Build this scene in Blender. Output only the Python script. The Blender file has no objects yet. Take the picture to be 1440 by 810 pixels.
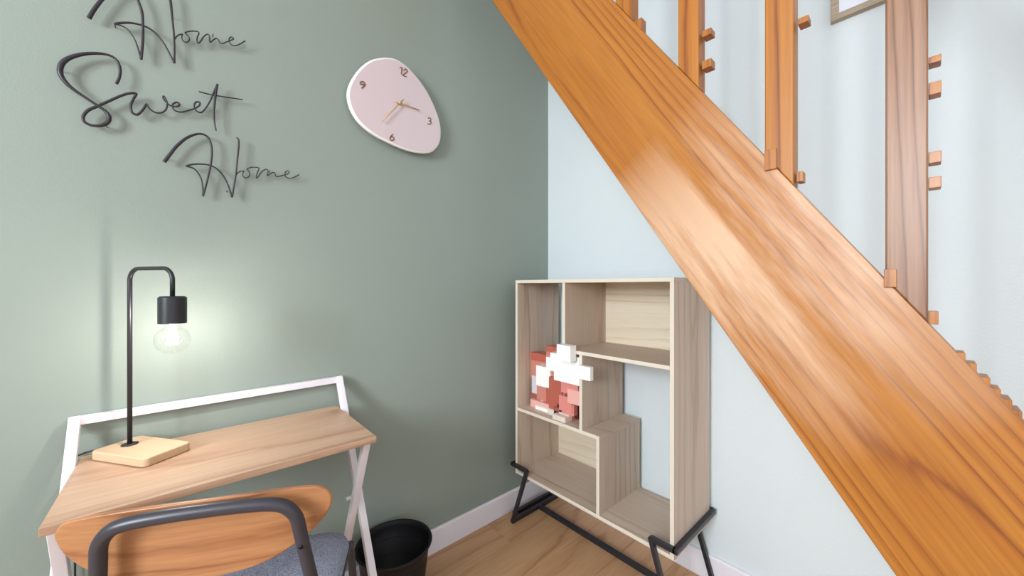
import bpy, bmesh, math, random
from mathutils import Vector, Matrix, Euler
random.seed(7)
C = bpy.context.scene.collection
sc = bpy.context.scene

# ------------------------------------------------------------------ camera
H = 1.2                                   # camera height
G, D = 1.483, 1.613                       # green wall at x=-G, white wall at y=D
cd = bpy.data.cameras.new('camera'); cam = bpy.data.objects.new('camera', cd); C.objects.link(cam)
cam.location = (0, 0, H); cam.rotation_euler = (math.radians(90), 0, math.radians(48.2))
cd.sensor_width = 36; cd.lens = 36*518/1440; cd.shift_y = -2/1440; cd.clip_start = .02
sc.camera = cam

# ------------------------------------------------------------------ world, lights, exposure
w = bpy.data.worlds.new('world'); sc.world = w; w.use_nodes = True
bg = w.node_tree.nodes['Background']; bg.inputs[0].default_value = (.87, .93, 1, 1); bg.inputs[1].default_value = 1.12
def area(name, loc, rot, sx, sy, col, power):
    l = bpy.data.lights.new(name, 'AREA'); l.shape = 'RECTANGLE'; l.size = sx; l.size_y = sy
    l.color = col; l.energy = power
    o = bpy.data.objects.new(name, l); C.objects.link(o); o.location = loc; o.rotation_euler = rot
    return o
# daylight at the window in the rear wall (y = -2.6), shining into the room
area('window_daylight', (.15, -2.66, 1.95), (math.radians(90), 0, 0), .9, 1.1, (.88, .95, 1), 108)
vs = sc.view_settings; vs.view_transform = 'Standard'; vs.look = 'None'; vs.exposure = 0.34; vs.gamma = 1
vs.use_curve_mapping = False

# ------------------------------------------------------------------ helpers
def lin(r, g, b):
    f = lambda c: (c/255/12.92) if c/255 <= .04045 else ((c/255+.055)/1.055)**2.4
    return (f(r), f(g), f(b), 1)
def ray(px, py):                          # direction of a photo pixel in the room
    r = px-720; return Vector((.66637*r-.74551*518, .74592*r+.66603*518, 403-py))
def onX(px, py, x):                       # point of that line of sight on the plane x = const
    d = ray(px, py); t = x/d.x; return Vector((x, d.y*t, H+d.z*t))
def onY(px, py, y):
    d = ray(px, py); t = y/d.y; return Vector((d.x*t, y, H+d.z*t))

def tag(o, label=None, cat=None, group=None, kind=None):
    if label: o['label'] = label
    if cat: o['category'] = cat
    if group: o['group'] = group
    if kind: o['kind'] = kind
    return o
def thing(name, label, cat, loc, rz=0, group=None):
    o = bpy.data.objects.new(name, None); C.objects.link(o); o.location = loc; o.rotation_euler = (0, 0, rz)
    o.empty_display_size = .05
    return tag(o, label, cat, group)
def mesh(name, bm, mat, parent=None, smooth=False, bevel=0, seg=2):
    me = bpy.data.meshes.new(name); bmesh.ops.recalc_face_normals(bm, faces=bm.faces)
    bm.to_mesh(me); bm.free()
    o = bpy.data.objects.new(name, me); C.objects.link(o)
    for m in (mat if isinstance(mat, list) else [mat]): me.materials.append(m)
    if parent: o.parent = parent
    if smooth: me.shade_smooth()
    if bevel:
        b = o.modifiers.new('bevel', 'BEVEL'); b.width = bevel; b.segments = seg; b.limit_method = 'ANGLE'
        me.shade_smooth()
        n = o.modifiers.new('wn', 'WEIGHTED_NORMAL'); n.keep_sharp = True
    return o
def box(bm, a, b, M=None):
    vs = [Vector((x, y, z)) for x in (a[0], b[0]) for y in (a[1], b[1]) for z in (a[2], b[2])]
    if M: vs = [M @ v for v in vs]
    v = [bm.verts.new(p) for p in vs]
    for f in ((0,1,3,2),(4,6,7,5),(0,4,5,1),(2,3,7,6),(0,2,6,4),(1,5,7,3)): bm.faces.new([v[i] for i in f])
def boxo(name, a, b, mat, parent=None, bevel=.001):
    bm = bmesh.new(); box(bm, a, b); return mesh(name, bm, mat, parent, bevel=bevel)
def prism(bm, pts, vec):                  # polygon extruded along vec
    lo = [bm.verts.new(p) for p in pts]; hi = [bm.verts.new(Vector(p)+Vector(vec)) for p in pts]
    bm.faces.new(lo); bm.faces.new(hi[::-1]); n = len(pts)
    for i in range(n): bm.faces.new((lo[i], lo[(i+1) % n], hi[(i+1) % n], hi[i]))
def bar(bm, p, q, w, h, up=(0, 0, 1)):    # rectangular bar from p to q
    p, q = Vector(p), Vector(q); d = (q-p).normalized(); u = Vector(up)
    if abs(d.dot(u)) > .98: u = Vector((1, 0, 0))
    s = d.cross(u).normalized(); u = s.cross(d)
    ring = lambda c: [bm.verts.new(c+s*a*w/2+u*b*h/2) for a, b in ((-1,-1),(1,-1),(1,1),(-1,1))]
    A, B = ring(p), ring(q); bm.faces.new(A[::-1]); bm.faces.new(B)
    for i in range(4): bm.faces.new((A[i], A[(i+1) % 4], B[(i+1) % 4], B[i]))
def baro(name, p, q, w, h, mat, parent, up=(0,0,1), bevel=.0015):
    bm = bmesh.new(); bar(bm, p, q, w, h, up); return mesh(name, bm, mat, parent, bevel=bevel)
def smoothpath(pts, n=8):                 # Catmull-Rom; pts may be of any dimension
    P = [pts[0]]+list(pts)+[pts[-1]]; out = []
    for i in range(1, len(P)-2):
        for k in range(n):
            t = k/n; a, b, c, d = P[i-1], P[i], P[i+1], P[i+2]
            out.append(tuple(.5*(2*b[j]+(c[j]-a[j])*t+(2*a[j]-5*b[j]+4*c[j]-d[j])*t*t+(3*b[j]-a[j]-3*c[j]+d[j])*t**3) for j in range(len(b))))
    out.append(tuple(pts[-1])); return out
def tube(bm, pts, rad, n=10, closed=False):
    pts = [Vector(p) for p in pts]; m = len(pts)
    rad = rad if isinstance(rad, (list, tuple)) else [rad]*m
    rings = []; nrm = None
    for i, p in enumerate(pts):
        a = pts[(i-1) % m] if (closed or i) else p; b = pts[(i+1) % m] if (closed or i < m-1) else p
        d = (b-a).normalized()
        if nrm is None: nrm = d.orthogonal().normalized()
        nrm = (nrm-d*nrm.dot(d)).normalized(); s = d.cross(nrm)
        rings.append([bm.verts.new(p+(nrm*math.cos(2*math.pi*k/n)+s*math.sin(2*math.pi*k/n))*rad[i]) for k in range(n)])
    for i in range(m if closed else m-1):
        A, B = rings[i], rings[(i+1) % m]
        for k in range(n): bm.faces.new((A[k], A[(k+1) % n], B[(k+1) % n], B[k]))
    if not closed: bm.faces.new(rings[0][::-1]); bm.faces.new(rings[-1])
def lathe(bm, prof, n=48, c=(0, 0, 0), close=False):
    rings = []
    for r, z in prof:
        rings.append([bm.verts.new((c[0]+r*math.cos(2*math.pi*k/n), c[1]+r*math.sin(2*math.pi*k/n), c[2]+z)) for k in range(n)] if r > 1e-6 else [bm.verts.new((c[0], c[1], c[2]+z))])
    pr = list(zip(rings, rings[1:]))
    if close: pr.append((rings[-1], rings[0]))
    for A, B in pr:
        if len(A) == 1 and len(B) == 1: continue
        for k in range(n):
            l = (k+1) % n
            if len(A) == 1: bm.faces.new((A[0], B[l], B[k]))
            elif len(B) == 1: bm.faces.new((A[k], A[l], B[0]))
            else: bm.faces.new((A[k], A[l], B[l], B[k]))

# ------------------------------------------------------------------ materials
def newmat(name, col=(.8,.8,.8,1), rough=.5, metal=0, spec=.5):
    m = bpy.data.materials.new(name); m.use_nodes = True; b = m.node_tree.nodes['Principled BSDF']
    b.inputs['Base Color'].default_value = col; b.inputs['Roughness'].default_value = rough
    b.inputs['Metallic'].default_value = metal; b.inputs['Specular IOR Level'].default_value = spec
    return m, m.node_tree, b
def N(nt, t, **kw):
    n = nt.nodes.new(t)
    for k, v in kw.items():
        if k in n.inputs: n.inputs[k].default_value = v
        else: setattr(n, k, v)
    return n
def ramp(nt, stops, fac):
    r = nt.nodes.new('ShaderNodeValToRGB'); e = r.color_ramp.elements
    while len(e) < len(stops): e.new(.5)
    for i, (p, c) in enumerate(stops): e[i].position = p; e[i].color = c
    nt.links.new(fac, r.inputs[0]); return r
def mix(nt, mode, fac, a, b):
    m = nt.nodes.new('ShaderNodeMix'); m.data_type = 'RGBA'; m.blend_type = mode
    for i, v in ((0, fac), (6, a), (7, b)):
        if hasattr(v, 'is_output'): nt.links.new(v, m.inputs[i])
        else: m.inputs[i].default_value = v
    return m.outputs[2]
def bump(nt, b, h, strength, dist):
    n = N(nt, 'ShaderNodeBump', Strength=strength, Distance=dist); nt.links.new(h, n.inputs['Height']); nt.links.new(n.outputs[0], b.inputs['Normal'])
def paint(name, col, rough=.6, bs=.15, scale=260):
    m, nt, b = newmat(name, col, rough, 0, .3)
    tc = N(nt, 'ShaderNodeTexCoord'); n = N(nt, 'ShaderNodeTexNoise', Scale=scale, Detail=3.0); nt.links.new(tc.outputs['Object'], n.inputs[0])
    n2 = N(nt, 'ShaderNodeTexNoise', Scale=1.3, Detail=3.0); nt.links.new(tc.outputs['Object'], n2.inputs[0])
    r = ramp(nt, [(.3, (.95,.95,.96,1)), (.7, (1,1,1,1))], n2.outputs[0])
    nt.links.new(mix(nt, 'MULTIPLY', 1.0, r.outputs[0], col), b.inputs['Base Color'])
    bump(nt, b, n.outputs[0], bs, .002); return m
def wood(name, dark, mid, light, axis=0, across=1, bands=9, stretch=.1, dist=5, rough=.45, fibre=.35, spec=.5, varied=0, across_k=3.0, coat=0, wear=False):
    """grain runs along local `axis`; growth bands change along `across`"""
    m, nt, b = newmat(name, mid, rough, 0, spec)
    tc = N(nt, 'ShaderNodeTexCoord'); mp = N(nt, 'ShaderNodeMapping'); nt.links.new(tc.outputs['Object'], mp.inputs[0])
    s = [1, 1, 1]; s[axis] = stretch; mp.inputs['Scale'].default_value = s
    src = mp.outputs[0]
    if varied:
        oi = N(nt, 'ShaderNodeObjectInfo'); cv = N(nt, 'ShaderNodeVectorMath', operation='SCALE'); cx = N(nt, 'ShaderNodeCombineXYZ')
        for i in range(3): nt.links.new(oi.outputs['Random'], cx.inputs[i])
        nt.links.new(cx.outputs[0], cv.inputs[0]); cv.inputs['Scale'].default_value = 17.3
        ad = N(nt, 'ShaderNodeVectorMath', operation='ADD'); nt.links.new(src, ad.inputs[0]); nt.links.new(cv.outputs[0], ad.inputs[1]); src = ad.outputs[0]
    # growth rings: contour lines of a smooth field, so that the spacing varies and cathedral arches form
    na = N(nt, 'ShaderNodeTexNoise', Scale=2.6, Detail=1.5, Roughness=.45); nt.links.new(src, na.inputs[0])
    sp_ = N(nt, 'ShaderNodeSeparateXYZ'); nt.links.new(src, sp_.inputs[0])
    h1_ = N(nt, 'ShaderNodeMath', operation='MULTIPLY'); nt.links.new(na.outputs[0], h1_.inputs[0]); h1_.inputs[1].default_value = dist*.35
    h2_ = N(nt, 'ShaderNodeMath', operation='MULTIPLY_ADD'); nt.links.new(sp_.outputs[across], h2_.inputs[0]); h2_.inputs[1].default_value = across_k; nt.links.new(h1_.outputs[0], h2_.inputs[2])
    h3_ = N(nt, 'ShaderNodeMath', operation='MULTIPLY'); nt.links.new(h2_.outputs[0], h3_.inputs[0]); h3_.inputs[1].default_value = bands
    nb = N(nt, 'ShaderNodeTexNoise', Scale=38.0, Detail=3.0); nt.links.new(src, nb.inputs[0])
    h4_ = N(nt, 'ShaderNodeMath', operation='MULTIPLY_ADD'); nt.links.new(nb.outputs[0], h4_.inputs[0]); h4_.inputs[1].default_value = .55; nt.links.new(h3_.outputs[0], h4_.inputs[2])
    wv = N(nt, 'ShaderNodeMath', operation='FRACT'); nt.links.new(h4_.outputs[0], wv.inputs[0])
    r = ramp(nt, [(0, mid), (.12, light), (.5, light), (.82, mid), (.93, dark), (1, mid)], wv.outputs[0])
    n1 = N(nt, 'ShaderNodeTexNoise', Scale=5.0, Detail=4.0, Roughness=.6); nt.links.new(src, n1.inputs[0])
    nr = ramp(nt, [(.38, (.08,.08,.08,1)), (.66, (.7,.7,.7,1))], n1.outputs[0])
    c1 = mix(nt, 'MIX', nr.outputs[0], r.outputs[0], mid)
    mp2 = N(nt, 'ShaderNodeMapping'); nt.links.new(src, mp2.inputs[0]); s2 = [1,1,1]; s2[axis] = .25; mp2.inputs['Scale'].default_value = s2
    n2 = N(nt, 'ShaderNodeTexNoise', Scale=150.0, Detail=3.0, Roughness=.7); nt.links.new(mp2.outputs[0], n2.inputs[0])
    g = 1-fibre
    r2 = ramp(nt, [(.35, (g, g*.97, g*.93, 1)), (.6, (1, 1, 1, 1))], n2.outputs[0])
    c2 = mix(nt, 'MULTIPLY', 1.0, c1, r2.outputs[0])
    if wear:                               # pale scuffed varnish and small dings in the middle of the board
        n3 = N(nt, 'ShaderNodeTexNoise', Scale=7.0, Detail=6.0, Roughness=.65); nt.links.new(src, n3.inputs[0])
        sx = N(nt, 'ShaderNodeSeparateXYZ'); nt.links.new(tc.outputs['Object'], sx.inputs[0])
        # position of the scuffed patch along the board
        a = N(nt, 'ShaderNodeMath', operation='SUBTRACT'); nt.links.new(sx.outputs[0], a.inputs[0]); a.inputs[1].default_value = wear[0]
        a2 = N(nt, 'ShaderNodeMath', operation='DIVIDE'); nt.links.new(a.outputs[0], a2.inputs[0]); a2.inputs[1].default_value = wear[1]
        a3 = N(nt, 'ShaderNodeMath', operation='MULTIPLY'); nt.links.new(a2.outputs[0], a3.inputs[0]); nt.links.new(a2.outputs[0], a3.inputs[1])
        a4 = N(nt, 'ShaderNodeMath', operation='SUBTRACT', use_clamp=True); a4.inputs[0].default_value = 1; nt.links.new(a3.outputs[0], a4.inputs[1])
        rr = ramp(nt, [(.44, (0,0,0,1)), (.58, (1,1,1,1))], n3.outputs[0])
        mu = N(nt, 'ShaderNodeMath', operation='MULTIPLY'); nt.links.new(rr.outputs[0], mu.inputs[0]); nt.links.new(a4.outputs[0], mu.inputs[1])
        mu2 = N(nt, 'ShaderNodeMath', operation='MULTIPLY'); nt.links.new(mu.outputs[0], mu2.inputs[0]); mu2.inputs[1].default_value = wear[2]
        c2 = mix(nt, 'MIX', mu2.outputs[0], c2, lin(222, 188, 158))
    if varied:
        hs = N(nt, 'ShaderNodeHueSaturation'); mr = N(nt, 'ShaderNodeMapRange'); nt.links.new(oi.outputs['Random'], mr.inputs[0])
        mr.inputs['To Min'].default_value = 1-varied; mr.inputs['To Max'].default_value = 1+varied
        nt.links.new(mr.outputs[0], hs.inputs['Value']); nt.links.new(c2, hs.inputs['Color']); c2 = hs.outputs[0]
    nt.links.new(c2, b.inputs['Base Color'])
    b.inputs['Coat Weight'].default_value = coat; b.inputs['Coat Roughness'].default_value = .25
    bump(nt, b, n2.outputs[0], .06, .001); return m

green = paint('sage_paint', lin(145, 156, 147), .5)
white = paint('white_paint', lin(219, 228, 232), .6, .5, 150)
ceilm = paint('ceiling_paint', lin(235, 235, 235), .8)
base_w = paint('baseboard_gloss', lin(236, 232, 238), .35, .03)
OR = dict(dark=lin(118, 56, 12), mid=lin(165, 98, 26), light=lin(177, 112, 36))
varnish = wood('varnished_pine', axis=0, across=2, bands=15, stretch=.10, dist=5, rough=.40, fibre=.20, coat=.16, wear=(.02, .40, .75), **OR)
varnish_v = wood('varnished_pine_upright', axis=2, across=0, bands=14, stretch=.06, dist=3, rough=.42, fibre=.18, coat=.1, varied=.05, **OR)
sheen_v = wood('sheen_pine_upright', lin(84, 50, 28), lin(142, 98, 68), lin(158, 120, 94), axis=2, across=0, bands=13, stretch=.10, dist=6, rough=.45, fibre=.25, coat=.1)  # pine with grey window sheen painted into its colour, for one baluster
floorm = wood('oak_floor', lin(168, 124, 86), lin(196, 152, 112), lin(204, 162, 122), axis=1, across=0, bands=4, stretch=.14, dist=5, rough=.4, fibre=.10, varied=.05, across_k=1.5)
SO = dict(dark=lin(172, 146, 124), mid=lin(196, 176, 158), light=lin(204, 187, 172))
oak_h = wood('sonoma_oak_flat', axis=0, across=1, bands=7, stretch=.1, dist=5, rough=.5, fibre=.09, varied=.02, across_k=1.2, **SO)
oak_v = wood('sonoma_oak_upright', axis=2, across=1, bands=6, stretch=.1, dist=5, rough=.5, fibre=.10, varied=.03, across_k=1.2, **SO)
oak_b = wood('sonoma_oak_panel', lin(206, 184, 154), lin(224, 210, 186), lin(232, 220, 202), axis=0, across=2, bands=9, stretch=.12, dist=5, rough=.5, fibre=.06)
desk_m = wood('desk_oak', lin(160, 124, 98), lin(190, 154, 128), lin(198, 166, 140), axis=1, across=0, bands=4, stretch=.12, dist=5, rough=.4, fibre=.14, across_k=1.0)
chair_m = wood('chair_oak', lin(126, 76, 46), lin(176, 120, 80), lin(190, 138, 94), axis=0, across=2, bands=6, stretch=.16, dist=6, rough=.36, fibre=.16, coat=.12, across_k=1.2)
lampb_m = wood('lamp_base_wood', lin(196, 164, 130), lin(208, 178, 144), lin(212, 184, 152), axis=0, across=1, bands=9, stretch=.1, dist=4, rough=.5, fibre=.06)
frame_m = wood('picture_frame_wood', lin(160, 144, 124), lin(180, 164, 144), lin(190, 174, 154), axis=0, across=2, bands=30, stretch=.1, dist=4, rough=.5)
edge_m = newmat('edge_band', lin(222, 212, 196), .5)[0]
black = newmat('black_metal', lin(38, 38, 44), .38, .0, .5)[0]
sign_m = newmat('sign_black', lin(44, 36, 46), .4, 0, .5)[0]
grey_tube = newmat('charcoal_tube', lin(62, 60, 68), .36, .2, .5)[0]
white_metal = newmat('white_metal', lin(232, 226, 232), .35)[0]
clock_face_m = newmat('clock_face', lin(212, 196, 200), .4)[0]
clock_rim_m = newmat('clock_rim', lin(238, 234, 234), .4)[0]
brass = newmat('brass', lin(214, 172, 106), .3, .6)[0]
brown = newmat('brown_numeral', lin(120, 84, 66), .4)[0]
plastic = newmat('black_plastic', lin(24, 22, 27), .5, 0, .3)[0]
screw_m = newmat('dark_screw', lin(24, 24, 26), .3, .6)[0]
cordm = newmat('cord_black', lin(34, 34, 36), .5)[0]
def fabric():
    m, nt, b = newmat('seat_fabric', lin(140, 146, 166), .9, 0, .2)
    tc = N(nt, 'ShaderNodeTexCoord'); n = N(nt, 'ShaderNodeTexNoise', Scale=420.0, Detail=2.0); nt.links.new(tc.outputs['Object'], n.inputs[0])
    r = ramp(nt, [(.35, lin(112, 118, 142)), (.65, lin(172, 178, 194))], n.outputs[0]); nt.links.new(r.outputs[0], b.inputs['Base Color'])
    bump(nt, b, n.outputs[0], .5, .002); return m
fab = fabric()

# ------------------------------------------------------------------ the setting
XR, YR, ZC = 3.0, -2.6, 2.75
def struct(name, a, b, mat, bevel=0):
    o = boxo(name, a, b, mat, None, bevel); o['kind'] = 'structure'; return o
struct('wall_left', (-G-.12, YR-.12, 0), (-G, D+.12, ZC), green)
struct('wall_right', (-G, D, 0), (XR, D+.12, ZC), white)
struct('ceiling', (-G-.12, YR-.12, ZC), (XR, D+.12, ZC+.1), ceilm)
# rear wall behind the camera with the window the daylight enters by
bm = bmesh.new()
wx0, wx1, wz0, wz1 = -.4, .7, 1.3, 2.6
box(bm, (-G, YR-.12, 0), (wx0, YR, ZC)); box(bm, (wx1, YR-.12, 0), (XR, YR, ZC))
box(bm, (wx0, YR-.12, 0), (wx1, YR, wz0)); box(bm, (wx0, YR-.12, wz1), (wx1, YR, ZC))
mesh('wall_rear', bm, white)['kind'] = 'structure'
bm = bmesh.new()
for a, b in (((wx0, YR-.1, wz0), (wx0+.05, YR-.05, wz1)), ((wx1-.05, YR-.1, wz0), (wx1, YR-.05, wz1)), ((wx0, YR-.1, wz0), (wx1, YR-.05, wz0+.05)),
             ((wx0, YR-.1, wz1-.05), (wx1, YR-.05, wz1)), (((wx0+wx1)/2-.03, YR-.1, wz0), ((wx0+wx1)/2+.03, YR-.05, wz1))): box(bm, a, b)
mesh('window_1', bm, base_w)['kind'] = 'structure'
# floor: sub-floor with single planks on it
fl = struct('floor', (-G-.12, YR-.12, -.06), (XR, D+.12, -.0125), newmat('joint', lin(120, 88, 58), .8)[0])
pw, pl = .19, 1.25
cache = {}
def plank_mesh(w_, l_):
    k = (round(w_, 3), round(l_, 3))
    if k not in cache:
        bm = bmesh.new(); box(bm, (.0006, .0006, -.012), (w_-.0006, l_-.0006, 0))
        bmesh.ops.bevel(bm, geom=[e for e in bm.edges if all(v.co.z > -.001 for v in e.verts)], offset=.0012, segments=1, affect='EDGES')
        bmesh.ops.recalc_face_normals(bm, faces=bm.faces)
        me = bpy.data.meshes.new('plank'); bm.to_mesh(me); bm.free(); me.materials.append(floorm); cache[k] = me
    return cache[k]
x = -G; row = 0
while x < XR-.01:
    ww = min(pw, XR-x); y = YR - [.0, .55, .95, .3, .75][row % 5]
    while y < D-.01:
        y0, y1 = max(y, YR), min(y+pl, D)
        if y1-y0 > .02:
            o = bpy.data.objects.new('plank', plank_mesh(ww, y1-y0)); C.objects.link(o); o.location = (x, y0, 0); o.parent = fl
        y += pl
    x += pw; row += 1
# baseboards
def baseboard(name, pts, vec):
    bm = bmesh.new(); prism(bm, pts, vec); o = mesh(name, bm, base_w, bevel=.0015); o['kind'] = 'structure'
hb = .105
baseboard('baseboard_left', [(-G, YR, 0), (-G+.015, YR, 0), (-G+.015, YR, hb-.006), (-G+.009, YR, hb), (-G, YR, hb)], (0, D-YR, 0))
baseboard('baseboard_right', [(-G+.015, D, 0), (-G+.015, D-.015, 0), (-G+.015, D-.015, hb-.006), (-G+.015, D-.009, hb), (-G+.015, D, hb)], (XR+G-.015, 0, 0))

# ------------------------------------------------------------------ stair balustrade (stringer board, balusters, handrail)
ys, th = .9, .042
pb, pt = onY(965, 390, ys), onY(1125, 270, ys)      # a point of the lower and of the upper edge
slope = -(403+618)/694.8                            # dz/dx of the stair
ang = math.atan(slope)
zb = lambda x: pb.z+slope*(x-pb.x)
zt = lambda x: pt.z+slope*(x-pt.x)
st = thing('stair_balustrade', 'orange varnished pine stair side with upright balusters crossing in front of the white wall', 'staircase', (pt.x+.9, ys+th/2, 0))
base = Vector(st.location)
org = Vector((-.25, ys, (zb(-.25)+zt(-.25))/2))      # middle of the board = origin of its own axes
M = Matrix.Translation(org) @ Matrix.Rotation(-ang, 4, 'Y')
zc = ZC
xb0 = pb.x+(zc-pb.z)/slope; xt0 = pt.x+(zc-pt.z)/slope
xb1 = pb.x+(0-pb.z)/slope; xt1 = pt.x+(0-pt.z)/slope
poly = [(xb0, zc), (xt0, zc), (xt1, .0), (xb1, .0)]
if xb0 < -G+.004:
    poly = [(-G+.004, zb(-G+.004)), (-G+.004, zc), (xt0, zc), (xt1, 0), (xb1, 0)]
bm = bmesh.new(); Mi = M.inverted()
pp = [Mi @ Vector((x_, ys, z_)) for x_, z_ in poly]
prism(bm, pp, (0, th, 0))
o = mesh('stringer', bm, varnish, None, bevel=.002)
o.matrix_world = M; o.parent = st; o.matrix_parent_inverse = Matrix.Translation(-base)
tag(o, 'wide sloping pine board with worn pale varnish in the middle')
bdep = .040
xs = []
for pl_, pr_ in ((865, 892), (953, 987), (1075, 1122), (1245, 1306)):
    a, b = onY(pl_, 200, ys).x, onY(pr_, 200, ys).x; xs.append((a, b))
sp = xs[3][0]-xs[2][0]
xs = xs + [(xs[3][0]+sp*k, xs[3][0]+sp*k+.048) for k in (1, 2)]
xs = [(a, a+.049) for a, b in xs]
railoff = .92
notch = {}
for i, (a, b) in enumerate(xs):
    top = min(zc, zt((a+b)/2)+railoff)
    tl, tr = (zc, zc) if top == zc else (zt(a)+railoff, zt(b)+railoff)
    tl, tr = min(zc, tl), min(zc, tr)
    L = [(0, zt(a)), (b-a, zt(b)), (b-a, tr), (0, tl)]; bmat = sheen_v if i == 3 else varnish_v
    bm = bmesh.new(); prism(bm, [(p_[0], 0, p_[1]) for p_ in L], (0, bdep, 0))
    o = mesh('baluster', bm, bmat, st, bevel=.003); o.location = Vector((a, ys+.0006, 0))-base
    if i == 3: o['label'] = 'upright baluster with greyish window sheen painted into its colour'
# small wooden blocks stuck to the sides of the balusters and along the board's upper edge
def peg(px0, py0, px1, py1, y=ys, dep=.025, mat=None):
    p, q = onY(px0, py1, y), onY(px1, py0, y)
    o = boxo('wood_block', (p.x, y, p.z), (q.x, y+dep, q.z), mat or varnish_v, None, .0008)
    o.parent = st; o.matrix_parent_inverse = Matrix.Translation(-base)
for r in ((987,38,1000,53),(987,81,1000,98),(1122,20,1137,35),(1120,240,1129,256),(1306,75,1324,90),(1306,112,1324,134),(1306,211,1324,230),
          (1306,247,1324,265),(1306,438,1320,456),(890,24,902,48)): peg(*r, y=ys+.008)
for r in ((1075,208,1092,240),(1243,378,1261,404)): peg(*r, y=ys-.006, dep=.006)
for r in ((1342,497,1358,515),(1357,512,1374,530),(1378,532,1393,549),(1393,548,1408,566),(1408,563,1424,580),(1423,579,1438,596)): peg(*r, y=ys+.001, dep=.04)
# handrail along the balusters' upper ends
xh0 = pt.x+(zc-railoff-pt.z)/slope; xh1 = xs[-1][1]+.1
bm = bmesh.new()
prism(bm, [(xh0-base.x, -.012, zc), (xh1-base.x, -.012, zt(xh1)+railoff), (xh1-base.x, -.012, zt(xh1)+railoff+.12), (xh0+.12/abs(slope)-base.x, -.012, zc)], (0, .066, 0))
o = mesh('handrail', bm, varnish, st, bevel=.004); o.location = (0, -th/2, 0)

# ------------------------------------------------------------------ picture frame on the white wall
y_ = D-.022
c0 = onY(1168, 31, y_); 
pw_, ph_ = .52, .70
pf = thing('picture_frame', 'light wooden picture frame with pale print, high on the white wall behind balusters', 'picture', (c0.x+pw_/2, D, c0.z))
fw = .02
for a, b in (((-pw_/2, 0), (pw_/2, fw)), ((-pw_/2, ph_-fw), (pw_/2, ph_)), ((-pw_/2, fw), (-pw_/2+fw, ph_-fw)), ((pw_/2-fw, fw), (pw_/2, ph_-fw))):
    boxo('frame_bar', (a[0], -.022, a[1]), (b[0], 0, b[1]), frame_m, pf, .0015)
boxo('print', (-pw_/2+fw, -.010, fw), (pw_/2-fw, -.002, ph_-fw), newmat('print_paper', lin(228, 232, 244), .3)[0], pf, 0)

# ------------------------------------------------------------------ bookcase
x0, x1, y0, y1, z0, z1, t = -1.383, -.573, 1.26, 1.574, .255, 1.232, .015
d1, d2, d3, s2, s3 = -1.066, -.972, -.886, .917, .583
bk = thing('bookcase', 'light oak open bookcase with staggered shelves on black metal frame, in the corner', 'bookcase', ((x0+x1)/2, (y0+y1)/2, 0))
bo = Vector(bk.location)
def board(name, a, b, mat):
    a, b = Vector(a), Vector(b); c = (a+b)/2
    bm = bmesh.new(); box(bm, a-c, b-c)
    me_face = [f for f in bm.faces if f.calc_center_median().y < -(b.y-a.y)/2+1e-4]
    o = mesh(name, bm, [mat, edge_m], bk, bevel=.0008); o.location = c-bo
    for p in o.data.polygons:
        if p.center.y < -(b.y-a.y)/2+1e-4: p.material_index = 1
    return o
board('side_panel', (x0, y0, z0), (x0+t, y1, z1-t), oak_v)
board('side_panel', (x1-t, y0, z0), (x1, y1, z1-t), oak_v)
board('top_panel', (x0, y0, z1-t), (x1, y1, z1), oak_h)
board('bottom_panel', (x0+t, y0, z0), (x1-t, y1, z0+t), oak_h)
board('shelf', (d1-t/2, y0, s2-t/2), (x1-t, y1, s2+t/2), oak_h)
board('shelf', (x0+t, y0, s3-t/2), (d3+t/2, y1, s3+t/2), oak_h)
board('divider', (d1-t/2, y0, s2+t/2), (d1+t/2, y1, z1-t), oak_v)
board('divider', (d2-t/2, y0, s3+t/2), (d2+t/2, y1, s2-t/2), oak_v)
board('divider', (d3-t/2, y0, z0+t), (d3+t/2, y1, s3-t/2), oak_v)
for a, b in (((d1-t/2, y1, s2-t/2), (x1-.002, y1+.004, z1-.001)), ((x0+t, y1, z0+.001), (d3+t/2, y1+.004, s3+t/2))):
    c = (Vector(a)+Vector(b))/2
    bm = bmesh.new(); box(bm, Vector(a)-c, Vector(b)-c); o = mesh('back_panel', bm, oak_b, bk); o.location = c-bo
# metal frame
fr = mesh('metal_frame', (lambda bm: (bar(bm, (x0-.006-bo.x, 1.44-bo.y, .011), (x1+.006-bo.x, 1.44-bo.y, .011), .02, .02), bm)[1])(bmesh.new()), black, bk, bevel=.0015)
tag(fr, 'thin black metal frame')
tt = .018
for s, xe, xi in ((-1, x0-.009, x0+.095), (1, x1+.010, x1-.080)):
    P = lambda x_, y_, z_: Vector((x_, y_, z_))-bo
    zt_ = .300
    baro('side_bar', P(xe, y0-.018, zt_), P(xe, y1+.016, zt_), tt, tt, black, fr)
    baro('floor_and_shadow_bar', P(xe, y0-.018, .010), P(xe, y1+.010, .010), tt, tt, black, fr)
    for yy in (y0-.010, y1+.0130):
        baro('stub_bar', P(xe, yy, zt_), P(xi, yy, zt_), .016, tt, black, fr)
        baro('leg', P(xi, yy, zt_+.004), P(xe, yy, .010), .016, tt, black, fr, up=(0, 1, 0))
o = baro('floor_and_shadow_bar', Vector((x0-.048, y0+.03, .012))-bo, Vector((x0-.048, y1+.008, .012))-bo, .018, .022, black, fr)  # dark bar standing in for the frame's shadow by the wall
baro('shadow_bar_spacer', Vector((x0-.05, y1, .011))-bo, Vector((x0-.009, y1, .011))-bo, .014, .014, black, fr)  # added links between the shadow bar and the floor bar
baro('shadow_bar_spacer', Vector((x0-.05, y0+.04, .011))-bo, Vector((x0-.009, y0+.04, .011))-bo, .014, .014, black, fr)

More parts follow.
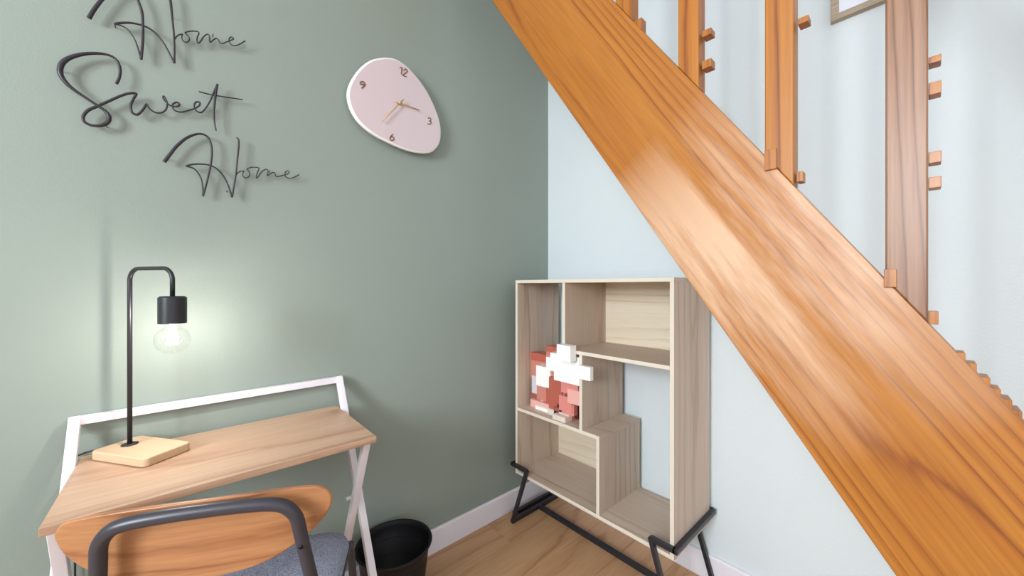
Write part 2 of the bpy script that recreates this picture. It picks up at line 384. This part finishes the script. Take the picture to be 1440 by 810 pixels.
# ------------------------------------------------------------------ block ornament on the left shelf
cols = {k: newmat('block_'+k, lin(*v), .4)[0] for k, v in dict(white=(252,250,248), salmon=(206,134,118), pink=(222,140,132), terracotta=(184,98,82),
        maroon=(96,22,20), brown=(150,92,76), lilac=(214,206,214), cream=(226,212,200), rose=(236,178,168)).items()}
orn = thing('block_ornament', 'jagged ornament of stacked pink, terracotta and white blocks on the bookcase shelf', 'ornament', (-1.17, 1.33, s3+t/2))
oo = Vector(orn.location)
blk = [('salmon',755,547,771,561,1.331,.04),('salmon',745,508,811,590,1.42,.04),('pink',785,550,812,590,1.38,.04),('salmon',742,503,776,531,1.36,.05),('terracotta',744,500,772,505,1.355,.06),('salmon',768,491,784,531,1.33,.05),('terracotta',768,489,786,494,1.325,.06),
 ('white',783,487,802,506,1.218,.04),('white',774,503,815,518,1.27,.06),('white',779,516,816,534,1.262,.06),('white',812,517,830,532,1.235,.022),('white',768,504,780,520,1.29,.05),
 ('white',754,518,774,541,1.32,.05),('lilac',748,533,770,552,1.335,.05),('lilac',761,550,770,562,1.335,.04),
 ('terracotta',772,534,790,584,1.31,.06),('terracotta',768,548,778,578,1.33,.06),('salmon',784,532,795,572,1.32,.05),
 ('pink',789,535,813,551,1.29,.05),('rose',798,551,815,566,1.285,.05),('pink',786,560,804,576,1.30,.05),('salmon',784,574,804,590,1.31,.06),('pink',790,570,807,580,1.305,.05),
 ('maroon',802,566,813,586,1.33,.06),('brown',746,553,764,576,1.34,.05),('cream',750,562,754,575,1.336,.01),('cream',760,560,764,577,1.336,.01),
 ('rose',746,573,784,581,1.32,.06),('white',753,579,780,588,1.31,.05),('brown',746,579,753,588,1.325,.04),
 ('cream',777,588,795,597,1.27,.05),('brown',779,574,786,592,1.30,.02),('terracotta',760,565,780,576,1.345,.04),('cream',770,584,800,590,1.30,.05)]
for k, a, b, c, d, yy, dep in blk:
    yy += 0
    p, q = onY(a, d, yy), onY(c, b, yy)
    lo = max(p.z, s3+t/2+.0005) if yy > y0 else max(p.z, 0)
    if q.z <= lo+.002: q.z = lo+.012
    boxo('block', Vector((p.x, yy, lo))-oo, Vector((q.x, yy+dep, q.z))-oo, cols[k], orn, .0006)

# ------------------------------------------------------------------ desk
dz, dth = .757, .018
dx0, dx1, dy0, dy1 = -G+.02, -1.080, -.197, .428
dk = thing('folding_desk', 'small folding desk with oak top and white metal cross legs against the green wall', 'desk', ((dx0+dx1)/2, (dy0+dy1)/2, 0))
do = Vector(dk.location)
boxo('desktop', Vector((dx0+.0, dy0, dz-dth))-do, Vector((dx1, dy1, dz))-do, desk_m, dk, .0015)
mt = .021
for yy, s in ((dy0-.011, -1), (dy1+.0, 1)):
    if s > 0: yy = dy1-.006
    pa = Vector((-G+.014, 0, .86)); qa = Vector((-.965, 0, .008)); pb_ = Vector((-1.125, 0, dz-dth)); qb = Vector((-1.452, 0, .008))
    off = -.0 if s > 0 else 0
    ya, yb = (dy1+.011, dy1-.012) if s > 0 else (dy0-.011, dy0+.012)
    sgn = 1 if s > 0 else -1
    baro('leg', Vector((pa.x, ya, pa.z))-do, Vector((qa.x, ya, qa.z))-do, mt, mt, white_metal, dk, up=(0, 1, 0))
    baro('leg', Vector((pb_.x, yb, pb_.z))-do, Vector((qb.x, yb, qb.z))-do, mt, mt, white_metal, dk, up=(0, 1, 0))
    # pivot where the two cross
    tcx = -1.25
    bm = bmesh.new(); tube(bm, [Vector((-1.268, ya+sgn*.014, .50))-do, Vector((-1.268, yb-sgn*.014, .50))-do], .006, 12)
    mesh('pivot_bolt', bm, white_metal, dk, True)
baro('back_rail', Vector((-G+.014, dy0-.0215, .851))-do, Vector((-G+.014, dy1+.0215, .851))-do, mt, mt, white_metal, dk)
baro('foot_rail', Vector((-1.38, dy0+.012, .17))-do, Vector((-1.38, dy1-.012, .17))-do, mt*.8, mt*.8, white_metal, dk)

# ------------------------------------------------------------------ lamp
lx, ly = -1.410, -.105
th_l = math.atan2(.57, .82)
lp = thing('table_lamp', 'black bent-tube table lamp with bare glowing bulb and wooden base on the desk', 'lamp', (lx, ly, dz+.0006), th_l)
bm = bmesh.new()
L0, L1, W0 = -.050, .140, .054
pts = []
rr = .014
for cx, cy, a0 in ((L1-rr, W0-rr, 0), (L0+rr, W0-rr, 90), (L0+rr, -W0+rr, 180), (L1-rr, -W0+rr, 270)):
    for k in range(7): a = math.radians(a0+k*15); pts.append((cx+rr*math.cos(a), cy+rr*math.sin(a), 0))
prism(bm, pts, (0, 0, .022)); mesh('lamp_base', bm, lampb_m, lp, bevel=.003)
bm = bmesh.new(); lathe(bm, [(0, 0), (.017, 0), (.017, .002), (.012, .004), (0, .004)], 32, (0, 0, .022)); mesh('base_plate', bm, black, lp, True)
a_ = .150; zt_l = .490; rb = .032
path = [(0, 0, .024), (0, 0, zt_l-rb)]
path += [(rb-rb*math.cos(math.radians(k*9)), 0, zt_l-rb+rb*math.sin(math.radians(k*9))) for k in range(1, 11)]
path += [(a_-rb+rb*math.sin(math.radians(k*9)), 0, zt_l-rb+rb*math.cos(math.radians(k*9))) for k in range(0, 11)]
path += [(a_, 0, .416)]
bm = bmesh.new(); tube(bm, path, .0052, 16); mesh('pole', bm, black, lp, True)
sz = 1.105-dz
bm = bmesh.new(); lathe(bm, [(0, .070), (.024, .070), (.0285, .066), (.0285, 0), (.026, 0), (.026, .055), (0, .055)], 48, (a_, 0, sz)); mesh('socket', bm, black, lp, False, bevel=.001)
glass, nt, b = newmat('bulb_glass', (1, 1, 1, 1), 0.02)
tr = N(nt, 'ShaderNodeBsdfTransparent'); gl = N(nt, 'ShaderNodeBsdfGlossy', Roughness=.03); fr_ = N(nt, 'ShaderNodeLayerWeight', Blend=.25); ms = N(nt, 'ShaderNodeMixShader')
mm = N(nt, 'ShaderNodeMath', operation='MULTIPLY'); nt.links.new(fr_.outputs['Facing'], mm.inputs[0]); mm.inputs[1].default_value = .35
nt.links.new(mm.outputs[0], ms.inputs[0]); nt.links.new(tr.outputs[0], ms.inputs[1]); nt.links.new(gl.outputs[0], ms.inputs[2])
nt.links.new(ms.outputs[0], nt.nodes['Material Output'].inputs['Surface'])
bm = bmesh.new(); prof = [(.013, .012), (.014, -.002), (.022, -.016)]
prof += [(.036*math.sin(math.radians(a)), -.042+.036*math.cos(math.radians(a))) for a in range(45, 181, 9)]
lathe(bm, prof, 40, (a_, 0, sz)); bulb = mesh('bulb', bm, glass, lp, True)
tag(bulb, 'clear round glass bulb, lit')
fil, nt, b = newmat('filament', (1, .9, .8, 1)); b.inputs['Emission Color'].default_value = (1, .86, .74, 1); b.inputs['Emission Strength'].default_value = 40
bm = bmesh.new()
for k in range(5):
    a = k*2*math.pi/5
    tube(bm, [(a_+.006*math.cos(a), .006*math.sin(a), sz-.012), (a_+.012*math.cos(a+.3), .012*math.sin(a+.3), sz-.055)], .0012, 6)
mesh('filament', bm, fil, bulb, True)
pl_l = bpy.data.lights.new('bulb_light', 'POINT'); pl_l.energy = 2.9; pl_l.color = (1, .94, .88); pl_l.shadow_soft_size = .012
po = bpy.data.objects.new('bulb_light', pl_l); C.objects.link(po); po.parent = lp; po.location = (a_, 0, sz-.036)
bulb.visible_shadow = True
# lamp cord along the back of the desk
onZ = lambda px, py, z: Vector((0, 0, H))+ray(px, py)*((z-H)/(403-py))
cp = [onZ(158, 630, dz+.004), onZ(148, 632, dz+.008), onZ(134, 633.5, dz+.008), onZ(122, 636, dz+.006), onZ(112, 640, dz+.004)]

cp += [Vector((-1.469, cp[-1].y-.006, dz+.002)), Vector((-1.474, cp[-1].y-.008, dz-.02)), Vector((-1.474, cp[-1].y-.008, .45)), Vector((-1.474, cp[-1].y-.008, .14))]
bm = bmesh.new(); tube(bm, smoothpath([tuple(p) for p in cp], 6), .0022, 8)
tag(mesh('lamp_cord', bm, cordm, None, True), 'thin black lamp cord lying on the back left of the desk', 'cord')

# ------------------------------------------------------------------ waste bin
br = .138
bn = thing('waste_bin', 'black round plastic waste bin on the floor beside the desk', 'bin', (-G+.017+br, .594, 0))
bm = bmesh.new()
zr = .240
out = [(0, .002), (.098, .002), (.100, 0), (.103, .004)]+[(.103+(br-.010-.103)*k/6, .004+(zr-.012-.004)*k/6) for k in range(1, 7)]
out += [(br-.003, zr-.011), (br, zr-.005), (br-.001, zr), (br-.005, zr+.001), (br-.009, zr-.003)]
inn = [(br-.012, zr-.02), (br-.017, zr-.060), (br-.0200, zr-.062), (br-.026, zr-.115), (br-.029, zr-.117), (.100, .012), (0, .008)]
lathe(bm, out+inn, 64); mesh('bin_body', bm, plastic, bn, True, bevel=0)
bm = bmesh.new(); tube(bm, [((br-.003)*math.cos(k*math.pi/32), (br-.003)*math.sin(k*math.pi/32), zr-.003) for k in range(64)], .0042, 8, True); mesh('rim', bm, plastic, bn, True)
bm = bmesh.new(); tube(bm, [((br-.0185)*math.cos(k*math.pi/32), (br-.0185)*math.sin(k*math.pi/32), zr-.060) for k in range(64)], .0012, 6, True); mesh('inner_ridge', bm, plastic, bn, True)
bm = bmesh.new(); tube(bm, [((br-.0275)*math.cos(k*math.pi/32), (br-.0275)*math.sin(k*math.pi/32), zr-.116) for k in range(64)], .0012, 6, True); mesh('inner_ridge', bm, plastic, bn, True)

# ------------------------------------------------------------------ chair (local x: lateral, y: towards the desk)
cc = Vector((-.921, .031, 0))
czr = math.atan2(.893, .449)             # local x axis in the room
ch = thing('desk_chair', 'chair with curved oak backrest, charcoal tube frame and grey-blue seat, pulled to the desk', 'chair', cc, czr)
bow = lambda u: .22*u*u                   # backrest bends towards the sitter at its ends
lean = lambda z: (.785-z)*.18
outl = [(-.250, .738), (-.244, .755), (-.222, .769), (-.14, .779), (-.01, .783), (.12, .783), (.18, .779), (.205, .769), (.218, .748), (.212, .718), (.186, .684), (.13, .642), (.07, .617), (-.01, .608),
        (-.09, .615), (-.16, .636), (-.21, .666), (-.240, .704)]
outl = smoothpath(outl+[outl[0]], 4)[:-1]
bm = bmesh.new(); bt = .012
n = len(outl); cz = .705
def P3(u, z, e): return (u, .012+bow(u)+lean(z)+e, z)
K = 6
for e in (0, bt):
    rings = [[bm.verts.new(P3(u*k/K, cz+(z-cz)*k/K, e)) for u, z in outl] for k in range(1, K+1)]
    c_ = bm.verts.new(P3(0, cz, e))
    for i in range(n):
        j = (i+1) % n; bm.faces.new((c_, rings[0][i], rings[0][j]))
        for k in range(K-1): bm.faces.new((rings[k][i], rings[k+1][i], rings[k+1][j], rings[k][j]))
    if e == 0: R0 = rings[-1]
    else:
        for i in range(n): bm.faces.new((R0[i], R0[(i+1) % n], rings[-1][(i+1) % n], rings[-1][i]))
mesh('backrest', bm, chair_m, ch, bevel=.004)
def tubept(u, z): return (u, -.002+lean(z)+(.0 if abs(u) < .1 else 0)+.35*u*u, z)
half = .150
tp = [(-.205, .44), (-.190, .52), (-.172, .64), (-.164, .700), (-.158, .735), (-.140, .760), (-.112, .770), (-.06, .774), (0, .775)]
tp = tp+[(-u, z) for u, z in tp[:-1][::-1]]
path = [(u, .0+lean(z)-.012, z) for u, z in tp]
# lower ends sweep forward to become the rear legs
path = [(-.225, -.03, .008), (-.212, .03, .30), (-.208, .045, .38)]+path+[(.208, .045, .38), (.212, .03, .30), (.225, -.03, .008)]
bm = bmesh.new(); tube(bm, smoothpath(path, 5), .0125, 16); tf = mesh('back_frame', bm, grey_tube, ch, True)
for s in (-1, 1):
    bm = bmesh.new(); p0 = Vector((s*.1675, lean(.672)-.012-.0125, .672)); tube(bm, [p0+Vector((0, .003, 0)), p0+Vector((0, -.0016, 0))], .0042, 14); mesh('screw', bm, screw_m, ch, True)
    path = [(s*.20, .06, .432), (s*.20, .20, .432), (s*.20, .33, .432), (s*.203, .358, .418), (s*.207, .368, .38), (s*.225, .40, .008)]
    bm = bmesh.new(); tube(bm, smoothpath(path, 6), .011, 14); mesh('front_leg', bm, grey_tube, ch, True)
bm = bmesh.new(); tube(bm, [(-.2, .30, .43), (.2, .30, .43)], .009, 12); mesh('stretcher', bm, grey_tube, ch, True)
# seat cushion: rounded slab
def rrect(hx, ya, yb_, r, n=8):
    out = []
    for cx, cy, a0 in ((hx-r, yb_-r, 0), (-hx+r, yb_-r, 90), (-hx+r, ya+r, 180), (hx-r, ya+r, 270)):
        for k in range(n+1): a = math.radians(a0+k*90/n); out.append((cx+r*math.cos(a), cy+r*math.sin(a)))
    return out
bm = bmesh.new(); prof = [(.020, .0), (.004, .006), (0, .018), (.004, .032), (.016, .040), (.05, .043), (.12, .043)]
rings = [[bm.verts.new((x_, y_2, .440-.0+z_-.02)) for x_, y_2 in rrect(.208-i_, .030+i_, .395-i_, max(.075-i_*.5, .012))] for i_, z_ in prof]
for A, B in zip(rings, rings[1:]):
    for k in range(len(A)): l = (k+1) % len(A); bm.faces.new((A[k], A[l], B[l], B[k]))
bm.faces.new(rings[0][::-1]); bm.faces.new(rings[-1]); mesh('seat', bm, fab, ch, True)

# ------------------------------------------------------------------ wall clock
thk = .042; xf = -G+thk
outp = [(541,80),(556,82),(572,92),(589,110),(603,131),(613,152),(619,170),(621,187),(619,201),(612,211),(603,215),(590,215),(572,211),(548,201),(524,188),(505,172),(494,155),(489,138),(490,123),(497,108),(509,93),(524,83)]
O = [onX(px, py, xf) for px, py in outp]; cen = sum(O, Vector())/len(O)
ck = thing('wall_clock', 'pebble-shaped pale pink wall clock with brass hands on the green wall', 'clock', (-G, cen.y, cen.z))
O2 = smoothpath([(p.y-cen.y, p.z-cen.z) for p in O]+[(O[0].y-cen.y, O[0].z-cen.z)], 5)[:-1]
bm = bmesh.new(); prof = [(.955, 0.001), (.985, .006), (1.0, .013), (.992, .019), (.972, .0215), (.93, .022)]
rings = [[bm.verts.new((thk-.022+x_, a*s_, b*s_)) for a, b in O2] for s_, x_ in prof]
for A, B in zip(rings, rings[1:]):
    for k in range(len(A)): l = (k+1) % len(A); bm.faces.new((A[k], A[l], B[l], B[k]))
bm.faces.new(rings[0][::-1]); bm.faces.new(rings[-1]); mesh('clock_case', bm, clock_rim_m, ck, True)
bm = bmesh.new(); prism(bm, [(thk-.0002, a*.955, b*.955) for a, b in O2], (.0014, 0, 0)); mesh('clock_face', bm, clock_face_m, ck)
bm = bmesh.new(); tube(bm, [(0, 0, 0), (thk-.018, 0, 0)], .05, 32); mesh('movement_box', bm, plastic, ck)
def cpt(px, py, e=.0): p = onX(px, py, xf); return Vector((thk+e, p.y-cen.y, p.z-cen.z))
def stroke(name, pts, r, mat, e=.002, n=6, sm=True):
    q = smoothpath(pts, 6) if sm and len(pts) > 2 else pts
    bm = bmesh.new(); tube(bm, [cpt(a, b, e) for a, b in q], r, n); return mesh(name, bm, mat, ck, True)
stroke('hour_hand', [(588.5, 156.3), (553, 143)], .0022, brass, .010); stroke('minute_hand', [(536, 172), (566, 141.5)], .0019, brass, .013)
bm = bmesh.new(); p = cpt(561.5, 146.5); tube(bm, [p, p+Vector((.016, 0, 0))], .005, 16); mesh('hand_hub', bm, brass, ck, True)
def multi(name, strokes, r=.0020):
    bm = bmesh.new()
    for s_ in strokes: tube(bm, [cpt(a, b, .002) for a, b in (smoothpath(s_, 6) if len(s_) > 2 else s_)], r, 6)
    mesh(name, bm, brown, ck, True)
f7 = lambda L: [(480+a/5.0625, 70+b/5.0625) for a, b in L]
multi('numeral', [f7([(415,128),(432,130)]), f7([(432,130),(426,176)]), f7([(444,150),(456,138),(467,146),(464,160),(434,184)]), f7([(434,184),(464,194)])])
multi('numeral', [f7([(616,488),(630,487),(637,495),(634,505),(624,508)]), f7([(624,508),(636,513),(636,526),(626,532),(613,526)])])
multi('numeral', [f7([(366,602),(350,620),(345,634),(352,645),(366,646),(375,636),(370,624),(358,620),(348,628)])])
multi('numeral', [f7([(160,244),(146,250),(136,246),(135,236),(146,229),(160,231),(168,244),(164,258),(144,276)])], .0022)

# ------------------------------------------------------------------ wire words on the wall
xw = -G+.019
def word(label, strokes, pins):
    pts = [onX(a, b, xw) for s_ in strokes for a, b, *_ in s_]
    c = sum(pts, Vector())/len(pts)
    w_ = thing('wire_word', label, 'wall sign', (-G, c.y, c.z), 0, 'black script words on the green wall')
    for s_ in strokes:
        q = smoothpath(s_, 7)
        bm = bmesh.new(); tube(bm, [onX(a, b, xw)-Vector((-G, c.y, c.z)) for a, b, r in q], [r*.00150 for a, b, r in q], 8)
        mesh('stroke', bm, sign_m, w_, True)
    for a, b in pins:
        p_ = onX(a, b, xw)-Vector((-G, c.y, c.z)); bm = bmesh.new(); tube(bm, [p_, Vector((0, p_.y, p_.z))], .0012, 8); mesh('pin', bm, sign_m, w_, True)
def sc_(L, ox, oy, k, r): return [(ox+a/k, oy+b/k, r if len(rest) == 0 else rest[0]) for a, b, *rest in L]
R = lambda L, r: [(a, b, r) for a, b in L]
# first Home (upper part cut off by the photograph's edge; same shape as the lowest word)
k = 5.76
h1 = [sc_([(92,148,3.2),(130,85,3.0),(190,5,2.8),(262,-70,2.6),(340,-115,2.4),(410,-110,2.2),(460,-60,2.0),(498,30,2.2),(522,110,2.2),(528,220,2.0),(526,340,2.2),(514,482,2.0)],110,0,k,2),
      sc_([(514,482,1.8),(490,400,1.4),(460,320,1.2),(410,245,1.2),(350,208,1.4),(296,195,1.8)],110,0,k,1.3),
      sc_([(296,195,1.8),(350,187,2.0),(430,187,1.8),(510,203,1.7),(580,232,1.6),(640,280,1.6),(695,350,1.6),(740,430,1.6),(782,512,1.9)],110,0,k,1.6),
      sc_([(782,512,1.8),(783,420,1.6),(780,300,1.6),(768,170,1.7),(752,20,2.2),(742,-50,2.0),(730,-72,1.5)],110,0,k,1.7)]
k2 = 13.09
h1.append(sc_([(80,335),(120,280),(170,248),(225,240),(210,290),(235,360),(290,388),(340,365),(350,310),(315,255),(275,215),(340,188),(430,183),(505,192),(528,225),(500,290),(490,360),(515,405),(560,370),(620,280),(680,240),(720,270),(725,370),(745,385),(790,345),(845,318),(885,345),(915,395),(975,408),(1040,380),(1110,355),(1165,325),(1130,290),(1085,320),(1085,380),(1130,435),(1200,450),(1290,415),(1380,360)],240,30,k2,1.15))
word('black wire script word Home, topmost of the three words', h1, [(162,34),(242,20),(300,48)])
k = 6.233
s1 = [sc_([(588,362,2.2),(612,315,2.2),(622,250,2.2),(608,185,2.2),(570,135,2.1),(500,105,2.2),(400,95,2.6),(290,103,3.0),(190,130,3.4),(120,175,3.8),(95,240,3.8),(110,300,3.4),(160,365,3.0),(240,430,2.5),(330,490,2.2),(420,550,2.2),(490,600,2.6),(525,650,3.2),(510,700,3.2),(450,728,2.6),(370,725,2.2),(310,695,2.2),(298,650,2.4),(340,595,2.6),(430,555,2.4),(520,515,2.3),(620,470,2.2),(700,446,2.2),(760,448,2.2),(740,490,2.0),(715,550,2.0),(725,610,2.0),(770,632,2.0),(815,595,1.9),(850,540,1.8)],70,60,k,2)]
k3 = 8.0
s1.append(sc_([(290,368,1.7),(330,425,1.5),(390,465,1.5),(460,470,1.5),(510,435,1.5),(526,385,1.4),(520,340,1.4),(490,285,1.5),(478,300,1.4),(500,335,1.3),(545,380,1.3),(600,400,1.5),(650,395,1.6),(662,368,1.6),(630,352,1.6),(592,372,1.5),(585,410,1.4),(620,448,1.4),(690,462,1.4),(770,442,1.4),(850,415,1.4),(892,380,1.6),(885,350,1.6),(850,350,1.6),(830,385,1.6),(840,435,1.4),(900,468,1.6),(950,430,1.3),(1010,335,1.3),(1050,240,1.5),(1092,148,1.9)],170,100,k3,1.5))
s1.append(sc_([(1092,148,1.9),(1075,230,2.2),(1062,340,1.9),(1052,450,1.7),(1055,560,1.5),(1075,670,1.3)],170,100,k3,1.7))
s1.append(sc_([(882,232,1.4),(1000,262,1.3),(1120,284,1.3),(1375,322,1.2)],170,100,k3,1.3))
word('black wire script word Sweet, the middle word', s1, [(86,96),(150,176),(305,130)])
k = 6.857
h2 = [sc_([(80,328,3.0),(130,262,2.8),(200,175,2.7),(290,100,2.5),(370,65,2.2),(440,58,2.0),(500,90,1.9),(530,160,1.9),(538,240,1.9),(528,350,1.8),(505,460,1.7),(480,560,1.7),(452,658,1.8)],220,180,k,2),
      sc_([(452,658,1.8),(452,590,1.4),(435,490,1.3),(395,420,1.3),(350,385,1.4),(290,368,1.7)],220,180,k,1.3),
      sc_([(290,368,1.7),(350,352,1.7),(430,348,1.6),(510,358,1.5),(580,390,1.5),(640,450,1.5),(690,540,1.5),(732,668,1.8)],220,180,k,1.5),
      sc_([(732,668,1.8),(755,540,1.5),(772,430,1.5),(785,300,1.6),(796,180,1.8),(795,115,1.7),(776,92,1.3)],220,180,k,1.6)]
k4 = 13.09
h2.append(sc_([(165,345),(200,300),(250,275),(310,268),(285,320),(300,375),(350,395),(400,370),(412,310),(385,255),(362,238),(420,208),(500,200),(572,208),(585,235),(550,310),(535,395),(570,375),(630,290),(700,240),(745,250),(745,320),(735,355),(790,320),(850,292),(880,320),(895,360),(940,370),(1010,350),(1080,335),(1140,300),(1130,268),(1085,275),(1062,320),(1080,375),(1150,402),(1230,385),(1325,335)],320,220,k4,1.05))
word('black wire script word Home, lowest of the three words', h2, [(236,222),(320,268),(380,240)])
